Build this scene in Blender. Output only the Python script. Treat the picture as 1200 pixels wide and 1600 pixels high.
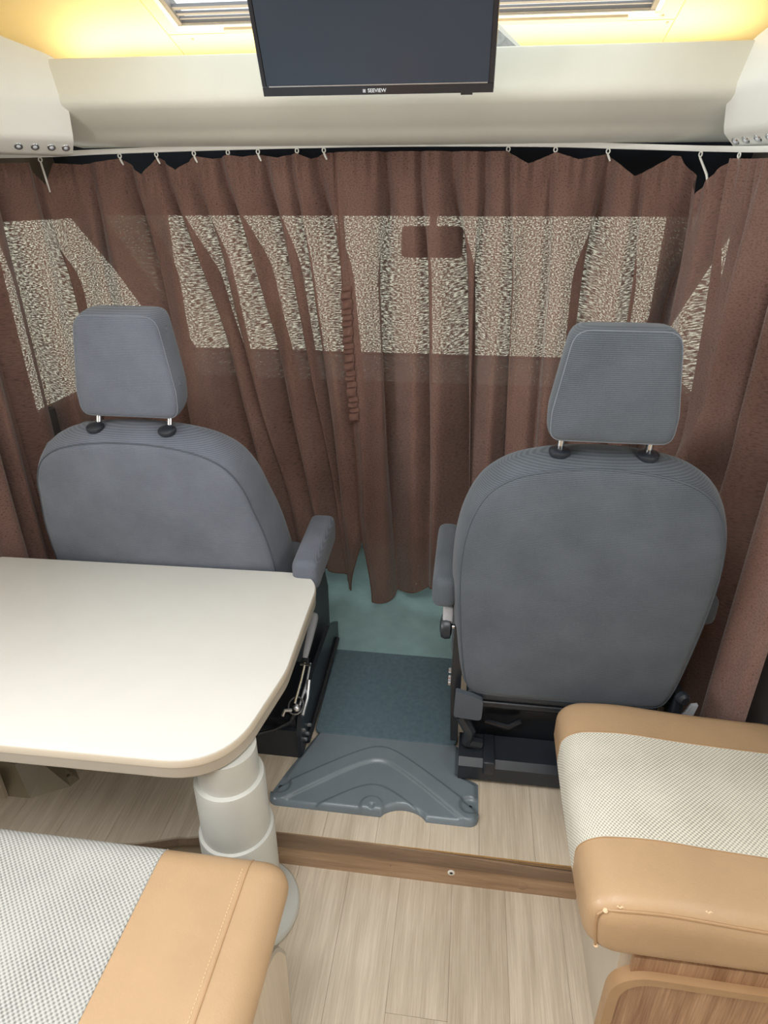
import bpy, bmesh, math, random
from math import sin, cos, pi, radians as R
from mathutils import Vector, Matrix
random.seed(4)
for o in list(bpy.data.objects): bpy.data.objects.remove(o)
SC = bpy.context.scene
COL = SC.collection

# ---------------------------------------------------------------- camera
cam = bpy.data.cameras.new('camera'); camo = bpy.data.objects.new('camera', cam); COL.objects.link(camo)
cam.sensor_fit = 'VERTICAL'; cam.sensor_height = 32.0; cam.lens = 32.0*1000/1600; cam.clip_start = .01
camo.location = (0, 0, 1.48); camo.rotation_euler = (R(90-26.1), 0, R(7.4))
SC.camera = camo
# ---------------------------------------------------------------- sky, daylight, exposure
W = bpy.data.worlds.new('sky'); SC.world = W; W.use_nodes = True
bg = W.node_tree.nodes['Background']; bg.inputs[0].default_value = (.95, .98, 1.0, 1); bg.inputs[1].default_value = 1.7
def area(name, loc, rot, sx, sy, power, colr=(1, 1, 1)):
    l = bpy.data.lights.new(name, 'AREA'); l.shape = 'RECTANGLE'; l.size = sx; l.size_y = sy; l.energy = power; l.color = colr
    o = bpy.data.objects.new(name, l); COL.objects.link(o); o.location = loc; o.rotation_euler = rot; return o
area('roof_hatch_daylight', (-.25, .15, 2.14), (0, 0, 0), .9, .9, 14, (.97, .985, 1.0))
area('left_window_daylight', (-1.44, .15, 1.28), (0, R(-90), 0), .5, .95, 15, (.96, .985, 1.0))
area('right_window_daylight', (.90, .35, 1.28), (0, R(90), 0), .5, .9, 3.5, (1.0, .98, .95))
area('shelf_cove_lamp', (-.25, 2.08, 1.775), (R(180), 0, 0), 1.75, .22, 5.2, (1.0, .84, .55))
vs = SC.view_settings; SC.display_settings.display_device = 'sRGB'
vs.view_transform = 'Standard'; vs.look = 'None'; vs.gamma = 1; vs.use_curve_mapping = False; vs.exposure = 0.45

# ---------------------------------------------------------------- materials
def srgb(r, g, b):
    f = lambda c: (c/255/12.92) if c/255 <= .04045 else ((c/255+.055)/1.055)**2.4
    return (f(r), f(g), f(b), 1)
class NT:
    def __init__(s, name):
        s.m = bpy.data.materials.new(name); s.m.use_nodes = True; s.t = s.m.node_tree
        s.b = s.t.nodes['Principled BSDF']; s.o = s.t.nodes['Material Output']
    def n(s, typ, **kw):
        x = s.t.nodes.new(typ)
        for k, v in kw.items(): setattr(x, k, v)
        return x
    def l(s, a, b): s.t.links.new(a, b)
    def noise(s, scale, coord, detail=3, stretch=(1, 1, 1), rough=.55):
        mp = s.n('ShaderNodeMapping'); mp.inputs['Scale'].default_value = stretch; s.l(coord, mp.inputs[0])
        x = s.n('ShaderNodeTexNoise'); x.inputs['Scale'].default_value = scale; x.inputs['Detail'].default_value = detail
        x.inputs['Roughness'].default_value = rough; s.l(mp.outputs[0], x.inputs['Vector']); return x.outputs['Fac']
    def ramp(s, fac, stops):
        x = s.n('ShaderNodeValToRGB'); e = x.color_ramp.elements
        while len(e) < len(stops): e.new(.5)
        for i, (p, c) in enumerate(stops): e[i].position = p; e[i].color = c if len(c) == 4 else (*c, 1)
        s.l(fac, x.inputs[0]); return x.outputs[0]
    def math(s, op, a, b=None):
        x = s.n('ShaderNodeMath', operation=op)
        for i, v in enumerate((a, b)):
            if v is None: continue
            if isinstance(v, (int, float)): x.inputs[i].default_value = v
            else: s.l(v, x.inputs[i])
        return x.outputs[0]
    def bump(s, h, strength, dist=.001):
        x = s.n('ShaderNodeBump'); x.inputs['Strength'].default_value = strength; x.inputs['Distance'].default_value = dist
        s.l(h, x.inputs['Height']); s.l(x.outputs[0], s.b.inputs['Normal']); return x.outputs[0]
def sc(c, k): return (c[0]*k, c[1]*k, c[2]*k, 1)
def plain(name, c, rough=.5, metal=0, var=.06, nscale=14, bump=0, bscale=600, spec=.5, coat=0):
    t = NT(name); tc = t.n('ShaderNodeTexCoord').outputs['Object']
    f = t.noise(nscale, tc); t.l(t.ramp(f, [(.3, sc(c, 1-var)), (.7, sc(c, 1+var))]), t.b.inputs['Base Color'])
    t.b.inputs['Roughness'].default_value = rough; t.b.inputs['Metallic'].default_value = metal
    t.b.inputs['Specular IOR Level'].default_value = spec
    if coat: t.b.inputs['Coat Weight'].default_value = coat; t.b.inputs['Coat Roughness'].default_value = .1
    if bump: t.bump(t.noise(bscale, tc, 2), bump, .0006)
    return t.m
def wood(name, c1, c2, rough=.45, axis=1, scale=5, pores=True):
    t = NT(name); tc = t.n('ShaderNodeTexCoord').outputs['Object']
    oi = t.n('ShaderNodeObjectInfo').outputs['Random']
    st = [9, 9, 9]; st[axis] = .7
    av = t.n('ShaderNodeVectorMath', operation='ADD'); cb = t.n('ShaderNodeCombineXYZ')
    for i in range(3): t.l(t.math('MULTIPLY', oi, 31.7+i*7), cb.inputs[i])
    t.l(tc, av.inputs[0]); t.l(cb.outputs[0], av.inputs[1])
    f = t.noise(scale, av.outputs[0], 6, st, .62)
    st2 = [90, 90, 90]; st2[axis] = 2.2
    g = t.noise(scale, av.outputs[0], 3, st2, .6)
    k = t.math('ADD', t.math('MULTIPLY', f, .6), t.math('MULTIPLY', g, .4))
    k = t.math('ADD', k, t.math('MULTIPLY', t.math('SUBTRACT', oi, .5), .10))
    t.l(t.ramp(k, [(.34, c1), (.5, tuple((a+b)/2 for a, b in zip(c1, c2))), (.64, c2)]), t.b.inputs['Base Color'])
    t.b.inputs['Roughness'].default_value = rough; t.bump(g, .15, .0004)
    return t.m
def weave(name, c1, c2, su, sv, rough=.9, bump=.6, var=.1, sheen=.3, mix=.5, dist=.0006):
    """woven cloth: alternating thread relief in the object's own metres (UV)"""
    t = NT(name); uv = t.n('ShaderNodeUVMap').outputs[0]; tc = t.n('ShaderNodeTexCoord').outputs['Object']
    sx = t.n('ShaderNodeSeparateXYZ'); t.l(uv, sx.inputs[0])
    a = t.math('SINE', t.math('MULTIPLY', sx.outputs[0], su)) if su else 1.0; b = t.math('SINE', t.math('MULTIPLY', sx.outputs[1], sv))
    h = t.math('ADD', t.math('MULTIPLY', t.math('MULTIPLY', a, b), .5), .5)
    nz = t.noise(9, tc, 4); nf = t.noise(700, tc, 2)
    k = t.math('ADD', t.math('MULTIPLY', h, mix), t.math('ADD', t.math('MULTIPLY', nz, .35), t.math('MULTIPLY', nf, .3)))
    t.l(t.ramp(k, [(.25, c1), (.85, c2)]), t.b.inputs['Base Color'])
    t.b.inputs['Roughness'].default_value = rough; t.b.inputs['Sheen Weight'].default_value = sheen
    t.b.inputs['Specular IOR Level'].default_value = .2
    t.bump(t.math('ADD', h, t.math('MULTIPLY', nf, .4)), bump, dist)
    return t.m
def curtain_mat():
    t = NT('brown_curtain_cloth'); uv = t.n('ShaderNodeUVMap').outputs[0]
    f1 = t.noise(165, uv, 2, (1, 1.8, 1), .5)
    f2 = t.noise(420, uv, 2, (1, 1.5, 1), .5)
    big = t.noise(6, uv, 3)
    c = t.ramp(t.math('ADD', t.math('MULTIPLY', f2, .35), t.math('MULTIPLY', big, .65)), [(.25, srgb(114, 86, 78)), (.75, srgb(140, 110, 99))])
    t.b.inputs['Roughness'].default_value = .95; t.b.inputs['Specular IOR Level'].default_value = .1
    t.b.inputs['Sheen Weight'].default_value = .25; t.b.inputs['Sheen Roughness'].default_value = .5
    t.l(c, t.b.inputs['Base Color']); nb = t.bump(f2, .25, .0005)
    tr = t.n('ShaderNodeBsdfTranslucent'); tr.inputs[0].default_value = srgb(140, 96, 78); t.l(nb, tr.inputs['Normal'])
    m1 = t.n('ShaderNodeMixShader'); m1.inputs[0].default_value = .12; t.l(t.b.outputs[0], m1.inputs[1]); t.l(tr.outputs[0], m1.inputs[2])
    hole = t.ramp(t.math('ADD', t.math('MULTIPLY', f1, .7), t.math('MULTIPLY', f2, .3)), [(.46, (0, 0, 0)), (.62, (.36, .36, .36))])
    tp = t.n('ShaderNodeBsdfTransparent'); tp.inputs[0].default_value = (1.0, .92, .76, 1)
    m2 = t.n('ShaderNodeMixShader'); t.l(hole, m2.inputs[0]); t.l(m1.outputs[0], m2.inputs[1]); t.l(tp.outputs[0], m2.inputs[2])
    t.l(m2.outputs[0], t.o.inputs[0]); return t.m
def glass(name, tint, gloss=.06):
    t = NT(name); tp = t.n('ShaderNodeBsdfTransparent'); tp.inputs[0].default_value = (*tint, 1)
    gl = t.n('ShaderNodeBsdfGlossy'); gl.inputs['Roughness'].default_value = .02
    mx = t.n('ShaderNodeMixShader'); mx.inputs[0].default_value = gloss
    t.l(tp.outputs[0], mx.inputs[1]); t.l(gl.outputs[0], mx.inputs[2]); t.l(mx.outputs[0], t.o.inputs[0]); return t.m
def leather(name, c):
    t = NT(name); tc = t.n('ShaderNodeTexCoord').outputs['Object']
    f = t.noise(7, tc, 4); t.l(t.ramp(f, [(.3, sc(c, .93)), (.7, sc(c, 1.05))]), t.b.inputs['Base Color'])
    v = t.n('ShaderNodeTexVoronoi'); v.inputs['Scale'].default_value = 260; t.l(tc, v.inputs['Vector'])
    t.b.inputs['Roughness'].default_value = .38; t.b.inputs['Specular IOR Level'].default_value = .45
    t.bump(t.math('ADD', v.outputs['Distance'], t.math('MULTIPLY', t.noise(18, tc, 2), 1.2)), .28, .0007); return t.m

M = {}
M['cream_plastic'] = plain('cream_moulded_plastic', srgb(228, 226, 213), .5, var=.012, bump=.12, bscale=900)
M['white_plastic'] = plain('white_plastic', srgb(236, 235, 228), .45, var=.01)
M['cap'] = plain('cap_lining', srgb(242, 224, 176), .6, var=.02)
M['wall'] = plain('wall_board', srgb(226, 222, 208), .7, var=.02)
M['ceil'] = plain('ceiling_board', srgb(238, 236, 230), .7, var=.02)
M['table'] = plain('table_laminate', srgb(206, 203, 196), .38, var=.012)
M['edge'] = plain('table_edge_band', srgb(166, 156, 142), .45, var=.02)
M['edge_dark'] = plain('table_edge_rim', srgb(192, 179, 160), .4, var=.02)
M['column'] = plain('grey_painted_steel', srgb(186, 185, 178), .35, var=.02)
M['seat'] = weave('grey_seat_cloth', srgb(62, 67, 73), srgb(106, 112, 120), 0, 1700, bump=.25, mix=.22, sheen=.15)
M['seat_lit'] = weave('lit_grey_seat_cloth', srgb(78, 82, 91), srgb(126, 131, 142), 0, 1700, bump=.25, mix=.22, sheen=.15)  # left seat: same grey cloth, its brighter light painted into the colour
M['seat_seam'] = plain('seat_seam_thread', srgb(112, 117, 125), .8)
M['seat_dark'] = plain('charcoal_seat_trim', srgb(70, 76, 84), .55, var=.04, bump=.2)
M['black'] = plain('black_plastic', srgb(38, 42, 48), .35, var=.1, bump=.1)
M['black_metal'] = plain('black_painted_metal', srgb(30, 33, 38), .28, var=.1)
M['chrome'] = plain('chrome', srgb(210, 212, 216), .15, 1.0, var=.02)
M['steel'] = plain('dull_steel', srgb(196, 198, 202), .35, 1.0, var=.08)
M['grey_grip'] = plain('light_grey_grip', srgb(172, 173, 178), .45, var=.03)
M['plate'] = plain('blue_grey_plastic', srgb(110, 120, 127), .27, var=.05, bump=.1, bscale=500)
M['mat'] = plain('dark_teal_pile', srgb(92, 110, 118), .95, var=.10, nscale=70, bump=1.0, bscale=900, spec=.1)
M['carpet'] = plain('teal_carpet', srgb(142, 170, 170), .95, var=.10, nscale=12, bump=.9, bscale=800, spec=.1)
M['dash'] = plain('dark_dash', srgb(54, 66, 74), .6, var=.06)
M['grey_lining'] = plain('grey_cab_lining', srgb(96, 92, 90), .8, var=.05)
M['navy'] = plain('dark_cab_lining', srgb(34, 42, 56), .8, var=.05)
M['console'] = plain('teal_console', srgb(60, 92, 96), .45, var=.08)
M['floor_wood'] = wood('pale_oak_plank', srgb(176, 160, 139), srgb(213, 199, 179), .42, 1, 4)
M['floor_joint'] = plain('plank_joint', srgb(172, 156, 134), .8)
M['riser'] = wood('brown_oak_riser', srgb(136, 108, 84), srgb(182, 152, 122), .42, 0, 5)
M['riser_dark'] = wood('dark_oak_edge', srgb(116, 94, 75), srgb(152, 128, 105), .42, 0, 5)
M['ply'] = plain('plywood_layer', srgb(176, 138, 84), .7, var=.15, nscale=60)
M['bench_wood'] = wood('warm_oak_panel', srgb(136, 98, 70), srgb(196, 160, 126), .4, 2, 4)
M['pale_panel'] = wood('pale_panel_board', srgb(186, 170, 148), srgb(206, 192, 172), .45, 2, 3)
M['side_panel'] = plain('grey_beige_board', srgb(196, 186, 170), .45, var=.02)
M['leather'] = leather('tan_leather', srgb(178, 147, 113))
M['leather_worn'] = plain('worn_leather_edge', srgb(226, 196, 160), .6, var=.08)
M['piping'] = plain('leather_piping', srgb(168, 134, 98), .4)
M['stitch'] = plain('stitch_thread', srgb(224, 194, 152), .7)
M['fabric'] = weave('cream_basket_weave', srgb(136, 130, 117), srgb(222, 217, 203), 800, 800, bump=.9, mix=.75, sheen=.1, dist=.0012)
M['fabric2'] = weave('grey_basket_weave', srgb(104, 104, 101), srgb(184, 183, 178), 720, 720, bump=.9, mix=.75, sheen=.1, dist=.0012)
M['curtain'] = curtain_mat()
M['hem'] = plain('brown_hem', srgb(108, 78, 68), .95, var=.15, nscale=60)
M['tv'] = plain('black_gloss_frame', srgb(22, 26, 38), .2, var=.02, coat=.5)
M['screen'] = plain('dark_screen', srgb(50, 60, 74), .22, var=.03, nscale=3)
M['print'] = plain('white_print', srgb(225, 228, 235), .6)
M['glass'] = glass('clear_glass', (.93, .97, .96))
M['windscreen'] = glass('green_tint_glass', (.90, .93, .90))
M['blind'] = plain('grey_blind_bar', srgb(132, 130, 136), .5, var=.03)
M['frame_grey'] = plain('grey_window_frame', srgb(120, 116, 116), .5, var=.05)
M['bracket'] = plain('beige_painted_bracket', srgb(150, 138, 116), .4, var=.04)
M['paper'] = plain('grey_patterned_paper', srgb(168, 168, 170), .7, var=.25, nscale=90)

# ---------------------------------------------------------------- mesh helpers
class MB:
    def __init__(s): s.v = []; s.f = []; s.uv = None
    def add(s, vs_, fs_):
        k = len(s.v); s.v += [tuple(v) for v in vs_]; s.f += [tuple(i+k for i in f) for f in fs_]; return s
    def box(s, x0, x1, y0, y1, z0, z1):
        return s.add([(x0,y0,z0),(x1,y0,z0),(x1,y1,z0),(x0,y1,z0),(x0,y0,z1),(x1,y0,z1),(x1,y1,z1),(x0,y1,z1)],
                     [(0,3,2,1),(4,5,6,7),(0,1,5,4),(1,2,6,5),(2,3,7,6),(3,0,4,7)])
    def hexa(s, a, b):
        """prism between two matching closed loops"""
        n = len(a); fs_ = [tuple(range(n))[::-1], tuple(range(n, 2*n))]
        for i in range(n): j = (i+1) % n; fs_.append((i, j, n+j, n+i))
        return s.add(list(a)+list(b), fs_)
    def prism(s, poly, lo, hi, axis='z'):
        g = {'z': lambda p, h: (p[0], p[1], h), 'y': lambda p, h: (p[0], h, p[1]), 'x': lambda p, h: (h, p[0], p[1])}[axis]
        return s.hexa([g(p, lo) for p in poly], [g(p, hi) for p in poly])
    def tube(s, pts, r, n=8, caps=True, closed=False):
        pts = [Vector(p) for p in pts]; m = len(pts); rs = r if isinstance(r, (list, tuple)) else [r]*m
        k = len(s.v); up = None
        for i, p in enumerate(pts):
            if closed: t = pts[(i+1) % m]-pts[i-1]
            else: t = pts[min(i+1, m-1)]-pts[max(i-1, 0)]
            t.normalize()
            if up is None:
                up = Vector((0, 0, 1)) if abs(t.z) < .9 else Vector((1, 0, 0))
            a = t.cross(up); a.normalize(); b = a.cross(t); up = b
            for j in range(n):
                q = p+rs[i]*(cos(2*pi*j/n)*a+sin(2*pi*j/n)*b); s.v.append(tuple(q))
        for i in range(m if closed else m-1):
            i2 = (i+1) % m
            for j in range(n):
                j2 = (j+1) % n; s.f.append((k+i*n+j, k+i*n+j2, k+i2*n+j2, k+i2*n+j))
        if caps and not closed:
            s.f.append(tuple(k+j for j in range(n))[::-1]); s.f.append(tuple(k+(m-1)*n+j for j in range(n)))
        return s
    def lathe(s, prof, c=(0, 0, 0), n=32, axis=(0, 0, 1)):
        ax = Vector(axis).normalized(); u = ax.orthogonal().normalized(); w = ax.cross(u); c = Vector(c); k = len(s.v)
        for (r, h) in prof:
            for j in range(n):
                s.v.append(tuple(c+ax*h+u*(r*cos(2*pi*j/n))+w*(r*sin(2*pi*j/n))))
        for i in range(len(prof)-1):
            for j in range(n):
                j2 = (j+1) % n; s.f.append((k+i*n+j, k+i*n+j2, k+(i+1)*n+j2, k+(i+1)*n+j))
        s.f.append(tuple(k+j for j in range(n))[::-1]); s.f.append(tuple(k+(len(prof)-1)*n+j for j in range(n)))
        return s
    def rings(s, rings, cap=True):
        """closed loops of equal length joined one after another"""
        k = len(s.v); n = len(rings[0])
        for r in rings: s.v += [tuple(p) for p in r]
        for i in range(len(rings)-1):
            for j in range(n):
                j2 = (j+1) % n; s.f.append((k+i*n+j, k+i*n+j2, k+(i+1)*n+j2, k+(i+1)*n+j))
        if cap:
            s.f.append(tuple(k+j for j in range(n))[::-1]); s.f.append(tuple(k+(len(rings)-1)*n+j for j in range(n)))
        return s
    def rbox(s, x0, x1, y0, y1, z0, z1, r, seg=3, fn=None):
        """box with rounded edges; fn(p) may reshape it"""
        def ticks(a, b):
            t = [a+r*(1-cos(pi/2*i/seg)) for i in range(seg)]+[a+r]
            m = max(1, int((b-a-2*r)/.06)); t += [a+r+(b-a-2*r)*i/m for i in range(1, m)]
            t += [b-r*(1-cos(pi/2*i/seg)) for i in range(seg, -1, -1)]; return t
        T = [ticks(x0, x1), ticks(y0, y1), ticks(z0, z1)]; idx = {}; lo = (x0, y0, z0); hi = (x1, y1, z1)
        def vid(p):
            key = tuple(round(c, 6) for c in p)
            if key not in idx:
                c = Vector([min(max(p[i], lo[i]+r), hi[i]-r) for i in range(3)]); d = Vector(p)-c
                q = c+d.normalized()*r if d.length > 1e-9 else Vector(p)
                if fn: q = fn(q)
                idx[key] = len(s.v); s.v.append(tuple(q))
            return idx[key]
        for a in range(3):
            b, c = (a+1) % 3, (a+2) % 3
            for side, val in ((0, lo[a]), (1, hi[a])):
                for i in range(len(T[b])-1):
                    for j in range(len(T[c])-1):
                        q = []
                        for (bi, cj) in ((i, j), (i+1, j), (i+1, j+1), (i, j+1)):
                            p = [0, 0, 0]; p[a] = val; p[b] = T[b][bi]; p[c] = T[c][cj]; q.append(vid(p))
                        s.f.append(tuple(q if side else q[::-1]))
        return s
    def grid(s, P, thick=None):
        nu, nv = len(P), len(P[0]); k = len(s.v)
        for row in P: s.v += [tuple(p) for p in row]
        for i in range(nu-1):
            for j in range(nv-1): s.f.append((k+i*nv+j, k+(i+1)*nv+j, k+(i+1)*nv+j+1, k+i*nv+j+1))
        return s
    def xf(s, fn): s.v = [tuple(fn(Vector(v))) for v in s.v]; return s
    def build(s, name, mat, parent=None, smooth=True, uvfn=None, subsurf=0, angle=40):
        base = BASE.get(parent.name, Vector((0, 0, 0))) if parent else None
        if parent is None:
            xs = list(zip(*s.v)); base = Vector(((min(xs[0])+max(xs[0]))/2, (min(xs[1])+max(xs[1]))/2, min(xs[2])))
        me = bpy.data.meshes.new(name)
        me.from_pydata([tuple(Vector(v)-base) for v in s.v], [], s.f); me.update()
        bm = bmesh.new(); bm.from_mesh(me); bmesh.ops.recalc_face_normals(bm, faces=bm.faces)
        bm.to_mesh(me); bm.free()
        uvl = me.uv_layers.new(name='UVMap')
        for p in me.polygons:
            p.use_smooth = smooth; a = max(range(3), key=lambda i: abs(p.normal[i]))
            for li in p.loop_indices:
                co = me.vertices[me.loops[li].vertex_index].co
                uvl.data[li].uv = uvfn(Vector(co)+base) if uvfn else ((co.y, co.z), (co.x, co.z), (co.x, co.y))[a]
        if smooth and angle < 180:
            try: me.set_sharp_from_angle(angle=R(angle))
            except Exception: pass
        me.materials.append(M[mat]); o = bpy.data.objects.new(name, me); COL.objects.link(o)
        if parent: o.parent = parent
        else: o.location = base
        BASE[o.name] = base
        if subsurf: md = o.modifiers.new('smooth', 'SUBSURF'); md.levels = md.render_levels = subsurf
        return o
BASE = {}
def tag(o, label, cat, group=None):
    o['label'] = label; o['category'] = cat
    if group: o['group'] = group
    return o
def struct(o): o['kind'] = 'structure'; return o
def thing(name, label, cat, loc, group=None):
    o = bpy.data.objects.new(name, None); COL.objects.link(o); o.location = loc; o.empty_display_size = .05
    BASE[o.name] = Vector(loc); return tag(o, label, cat, group)
def rename_free(o, name): o.name = name
def catmull(pts, n=8, closed=False):
    P = [Vector(p) for p in pts]; out = []; m = len(P)
    rng = range(m if closed else m-1)
    for i in rng:
        if closed: p0, p1, p2, p3 = P[i-1], P[i], P[(i+1) % m], P[(i+2) % m]
        else: p0, p1, p2, p3 = P[max(i-1, 0)], P[i], P[i+1], P[min(i+2, m-1)]
        for k in range(n):
            t = k/n; out.append(.5*((2*p1)+(p2-p0)*t+(2*p0-5*p1+4*p2-p3)*t*t+(3*p1-p0-3*p2+p3)*t**3))
    if not closed: out.append(P[-1].copy())
    return out
def round_poly(pts, rad, n=6):
    """polygon with rounded corners; rad is one number or one for each corner"""
    P = [Vector((*p, 0)) for p in pts]; m = len(P); out = []
    for i in range(m):
        r = rad[i] if isinstance(rad, (list, tuple)) else rad
        a = (P[i-1]-P[i]); b = (P[(i+1) % m]-P[i]); la, lb = a.length, b.length; a.normalize(); b.normalize()
        if r <= 0: out.append((P[i].x, P[i].y)); continue
        th = a.angle(b)/2; d = min(r/math.tan(th), la*.49, lb*.49); p, q = P[i]+a*d, P[i]+b*d
        for k in range(n+1):
            t = k/n; w = (1-t)**2*p+2*t*(1-t)*P[i]+t*t*q; out.append((w.x, w.y))
    return out
def inset(poly, d):
    m = len(poly); out = []; ar = sum(poly[i-1][0]*poly[i][1]-poly[i][0]*poly[i-1][1] for i in range(m)); sg = 1 if ar > 0 else -1
    for i in range(m):
        a, b, c = Vector(poly[i-1]), Vector(poly[i]), Vector(poly[(i+1) % m]); t = (c-a)
        if t.length < 1e-9: out.append(tuple(b)); continue
        t.normalize(); out.append((b.x-sg*t.y*d, b.y+sg*t.x*d))
    return out

# ================================================================= THE SETTING
XL, XR = -1.34, .76
# main floor: a base with single planks laid along the vehicle
fl = struct(MB().box(XL, XR, -1.6, 1.02, -.05, -.0035).build('floor', 'floor_joint', smooth=False))
PW = .125
def plank(parent, x0, x1, y0, y1, z):
    g = .0003; MB().box(x0+g, x1-g, y0+g, y1-g, z-.006, z).build('plank', 'floor_wood', parent, False)
x = .035-11*PW; i = 0
while x < XR-.01:
    y = 1.012; k = 0
    while y > -1.55:
        L = (.30, .66, .52, .78, .45)[(i*2) % 5] if k == 0 else .85
        plank(fl, max(x, XL), min(x+PW, XR), max(y-L, -1.6), y, 0.0); y -= L; k += 1
    x += PW; i += 1
# raised cab floor, its near edge sweeping round under the table on the left
CZ = .115
def edge_y(x):
    if x > -.44: return 1.001
    if x > -.62: t = (-.44-x)/.18; return 1.001-.044*t*t*(3-2*t)*1.0
    if x > -.78: t = (-.62-x)/.16; return .957-.036*sin(t*pi/2)
    t = min(1, (-.78-x)/.3); return .921-.03*t
raised = struct(MB().prism([(XL, .90)]+[(q, edge_y(q)+.02) for q in [-1.2+.05*k for k in range(40)] if q < XR]+[(XR, 1.03), (XR, 2.7), (XL, 2.7)], .0, CZ-.0035).build('floor', 'floor_joint', smooth=False))
x = -.405-8*.127; i = 0
seams = [x+.127*k for k in range(8)]+[-.405, -.278, -.151, -.024, .092, .220, .347, .474, .601, .728, .85]
for a, b in zip(seams, seams[1:]):
    a2, b2 = max(a, XL), min(b, XR)
    if b2-a2 < .01: continue
    cut = 1.30+.14*((i*3) % 4)
    n = 6; near = [(a2+.0003+(b2-a2-.0006)*k/n, edge_y(a2+(b2-a2)*k/n)) for k in range(n+1)]
    MB().prism(near+[(b2-.0003, cut-.0007), (a2+.0003, cut-.0007)], CZ-.006, CZ).build('plank', 'floor_wood', raised, False)
    MB().box(a2+.0003, b2-.0003, cut+.0007, 1.9, CZ-.006, CZ).build('plank', 'floor_wood', raised, False)
    i += 1
# step front: board, edging strip that has come away at one end, plywood layers behind it
step = struct(MB().box(-.44, .60, 1.000, 1.012, .0, .111).build('trim_1', 'riser', smooth=False))
ed = MB(); bow = lambda q: .0 if q < -.16 else .013*min(1, (q+.16)/.42)**1.2
qs = [-.44+.04*k for k in range(27)]
ed.rings([[(q, .9965-bow(q)*.2, .066), (q, .9995-bow(q)*.1, .066), (q, .9995-bow(q)*.25, .1155-bow(q)), (q, .9965-bow(q)*.45, .1155-bow(q))] for q in qs])
ed.build('edging_strip', 'riser_dark', step, False)
for k in range(4):
    MB().box(-.44, .60, .9998-.0006*(k % 2), 1.003, CZ-.0035*(k+1), CZ-.0035*k-.0004).build('plywood_layer', 'ply' if k % 2 == 0 else 'riser_dark', step, False)
pl = MB().lathe([(.0085, 0), (.0085, .002), (.007, .003), (.0045, .003), (.004, .0015)], (.031, 1.0, .044), 20, (0, -1, 0)).build('screw_ring', 'white_plastic', step)
MB().lathe([(.0035, 0), (.0035, .002), (.002, .0026)], (.031, .999, .044), 12, (0, -1, 0)).build('screw_head', 'black_metal', pl)
MB().lathe([(.0125, 0), (.0125, .0008), (.0115, .0012)], (.198, 1.0, .026), 24, (0, -1, 0)).build('round_plug', 'riser', step)
for (a, b) in ((-.111, .088), (-.114, .042), (-.39, .04)):
    MB().lathe([(.0022, 0), (.002, .0012)], (a, 1.0 if b < .06 else .995, b), 10, (0, -1, 0)).build('nail_hole', 'riser_dark', step)
rs2 = MB(); xs2 = [XL+.02*k for k in range(int((-.44-XL)/.02)+1)]+[-.44]
rs2.rings([[(q, edge_y(q), .085), (q, edge_y(q)+.012, .085), (q, edge_y(q)+.012, CZ-.0065), (q, edge_y(q), CZ-.0065)] for q in xs2])
struct(rs2.build('trim_2', 'riser_dark', smooth=False))
struct(MB().box(XL, -.44, 1.000, 1.012, 0, .084).build('trim_3', 'riser', smooth=False))

# living area shell with real openings for the roof hatch and the two side windows
def wall_with_hole(name, mat, box, axis, hole):
    x0, x1, y0, y1, z0, z1 = box; m = MB(); a0, a1, b0, b1 = hole
    if axis == 'x':
        m.box(x0, x1, y0, a0, z0, z1).box(x0, x1, a1, y1, z0, z1).box(x0, x1, a0, a1, z0, b0).box(x0, x1, a0, a1, b1, z1)
    else:
        m.box(x0, a0, y0, y1, z0, z1).box(a1, x1, y0, y1, z0, z1).box(a0, a1, y0, b0, z0, z1).box(a0, a1, b1, y1, z0, z1)
    return struct(m.build(name, mat, smooth=False))
wall_with_hole('wall_left', 'wall', (XL-.04, XL, -1.6, 1.50, 0, 2.10), 'x', (-.35, .65, 1.0, 1.55))
wall_with_hole('wall_right', 'wall', (XR, XR+.04, -1.6, 1.00, 0, 2.10), 'x', (-.1, .8, 1.0, 1.55))
struct(MB().box(XL, XR, -1.64, -1.6, 0, 2.1).build('wall_back', 'bench_wood', smooth=False))
ceil = wall_with_hole('ceiling', 'ceil', (XL-.04, XR+.04, -1.64, 1.42, 2.08, 2.11), 'z', (-.7, .2, -.3, .6))

# ---- over-cab roof cap: lining panels with seams and a roof window
def cap_z(x, y):
    z = 1.775+(2.42-y)*.285
    xl, xr = -.97, .55
    d = max(0, xl-x, x-xr); return z-(.36-math.sqrt(max(.36**2-d*d, 0)))*.6
SKX0, SKX1, SKY0, SKY1 = -.81, .405, 1.46, 2.015
cap = struct(MB().box(XL, XR, 2.44, 2.50, 1.775, 1.80).build('ceiling', 'cap', smooth=False))
def cap_panel(x0, x1, y0, y1, nx, ny):
    P = [[(x0+(x1-x0)*i/nx, y0+(y1-y0)*j/ny, cap_z(x0+(x1-x0)*i/nx, y0+(y1-y0)*j/ny)) for j in range(ny+1)] for i in range(nx+1)]
    m = MB().grid(P); n = (nx+1)*(ny+1); m.grid([[(p[0], p[1], p[2]+.01) for p in r] for r in P])
    bd = [i*(ny+1) for i in range(nx+1)]+[nx*(ny+1)+j for j in range(1, ny+1)]+[i*(ny+1)+ny for i in range(nx-1, -1, -1)]+[j for j in range(ny-1, 0, -1)]
    m.f += [(bd[k], bd[(k+1) % len(bd)], bd[(k+1) % len(bd)]+n, bd[k]+n) for k in range(len(bd))]
    return m.build('lining_panel', 'cap', cap)
g = .0018
cap_panel(XL, SKX0-.05-g, 1.42, 2.46, 16, 10)
cap_panel(SKX1+.06+g, XR, 1.42, 2.46, 14, 10)
cap_panel(SKX0-.05+g, SKX1+.06-g, SKY1+.035, 2.46, 10, 6)
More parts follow.
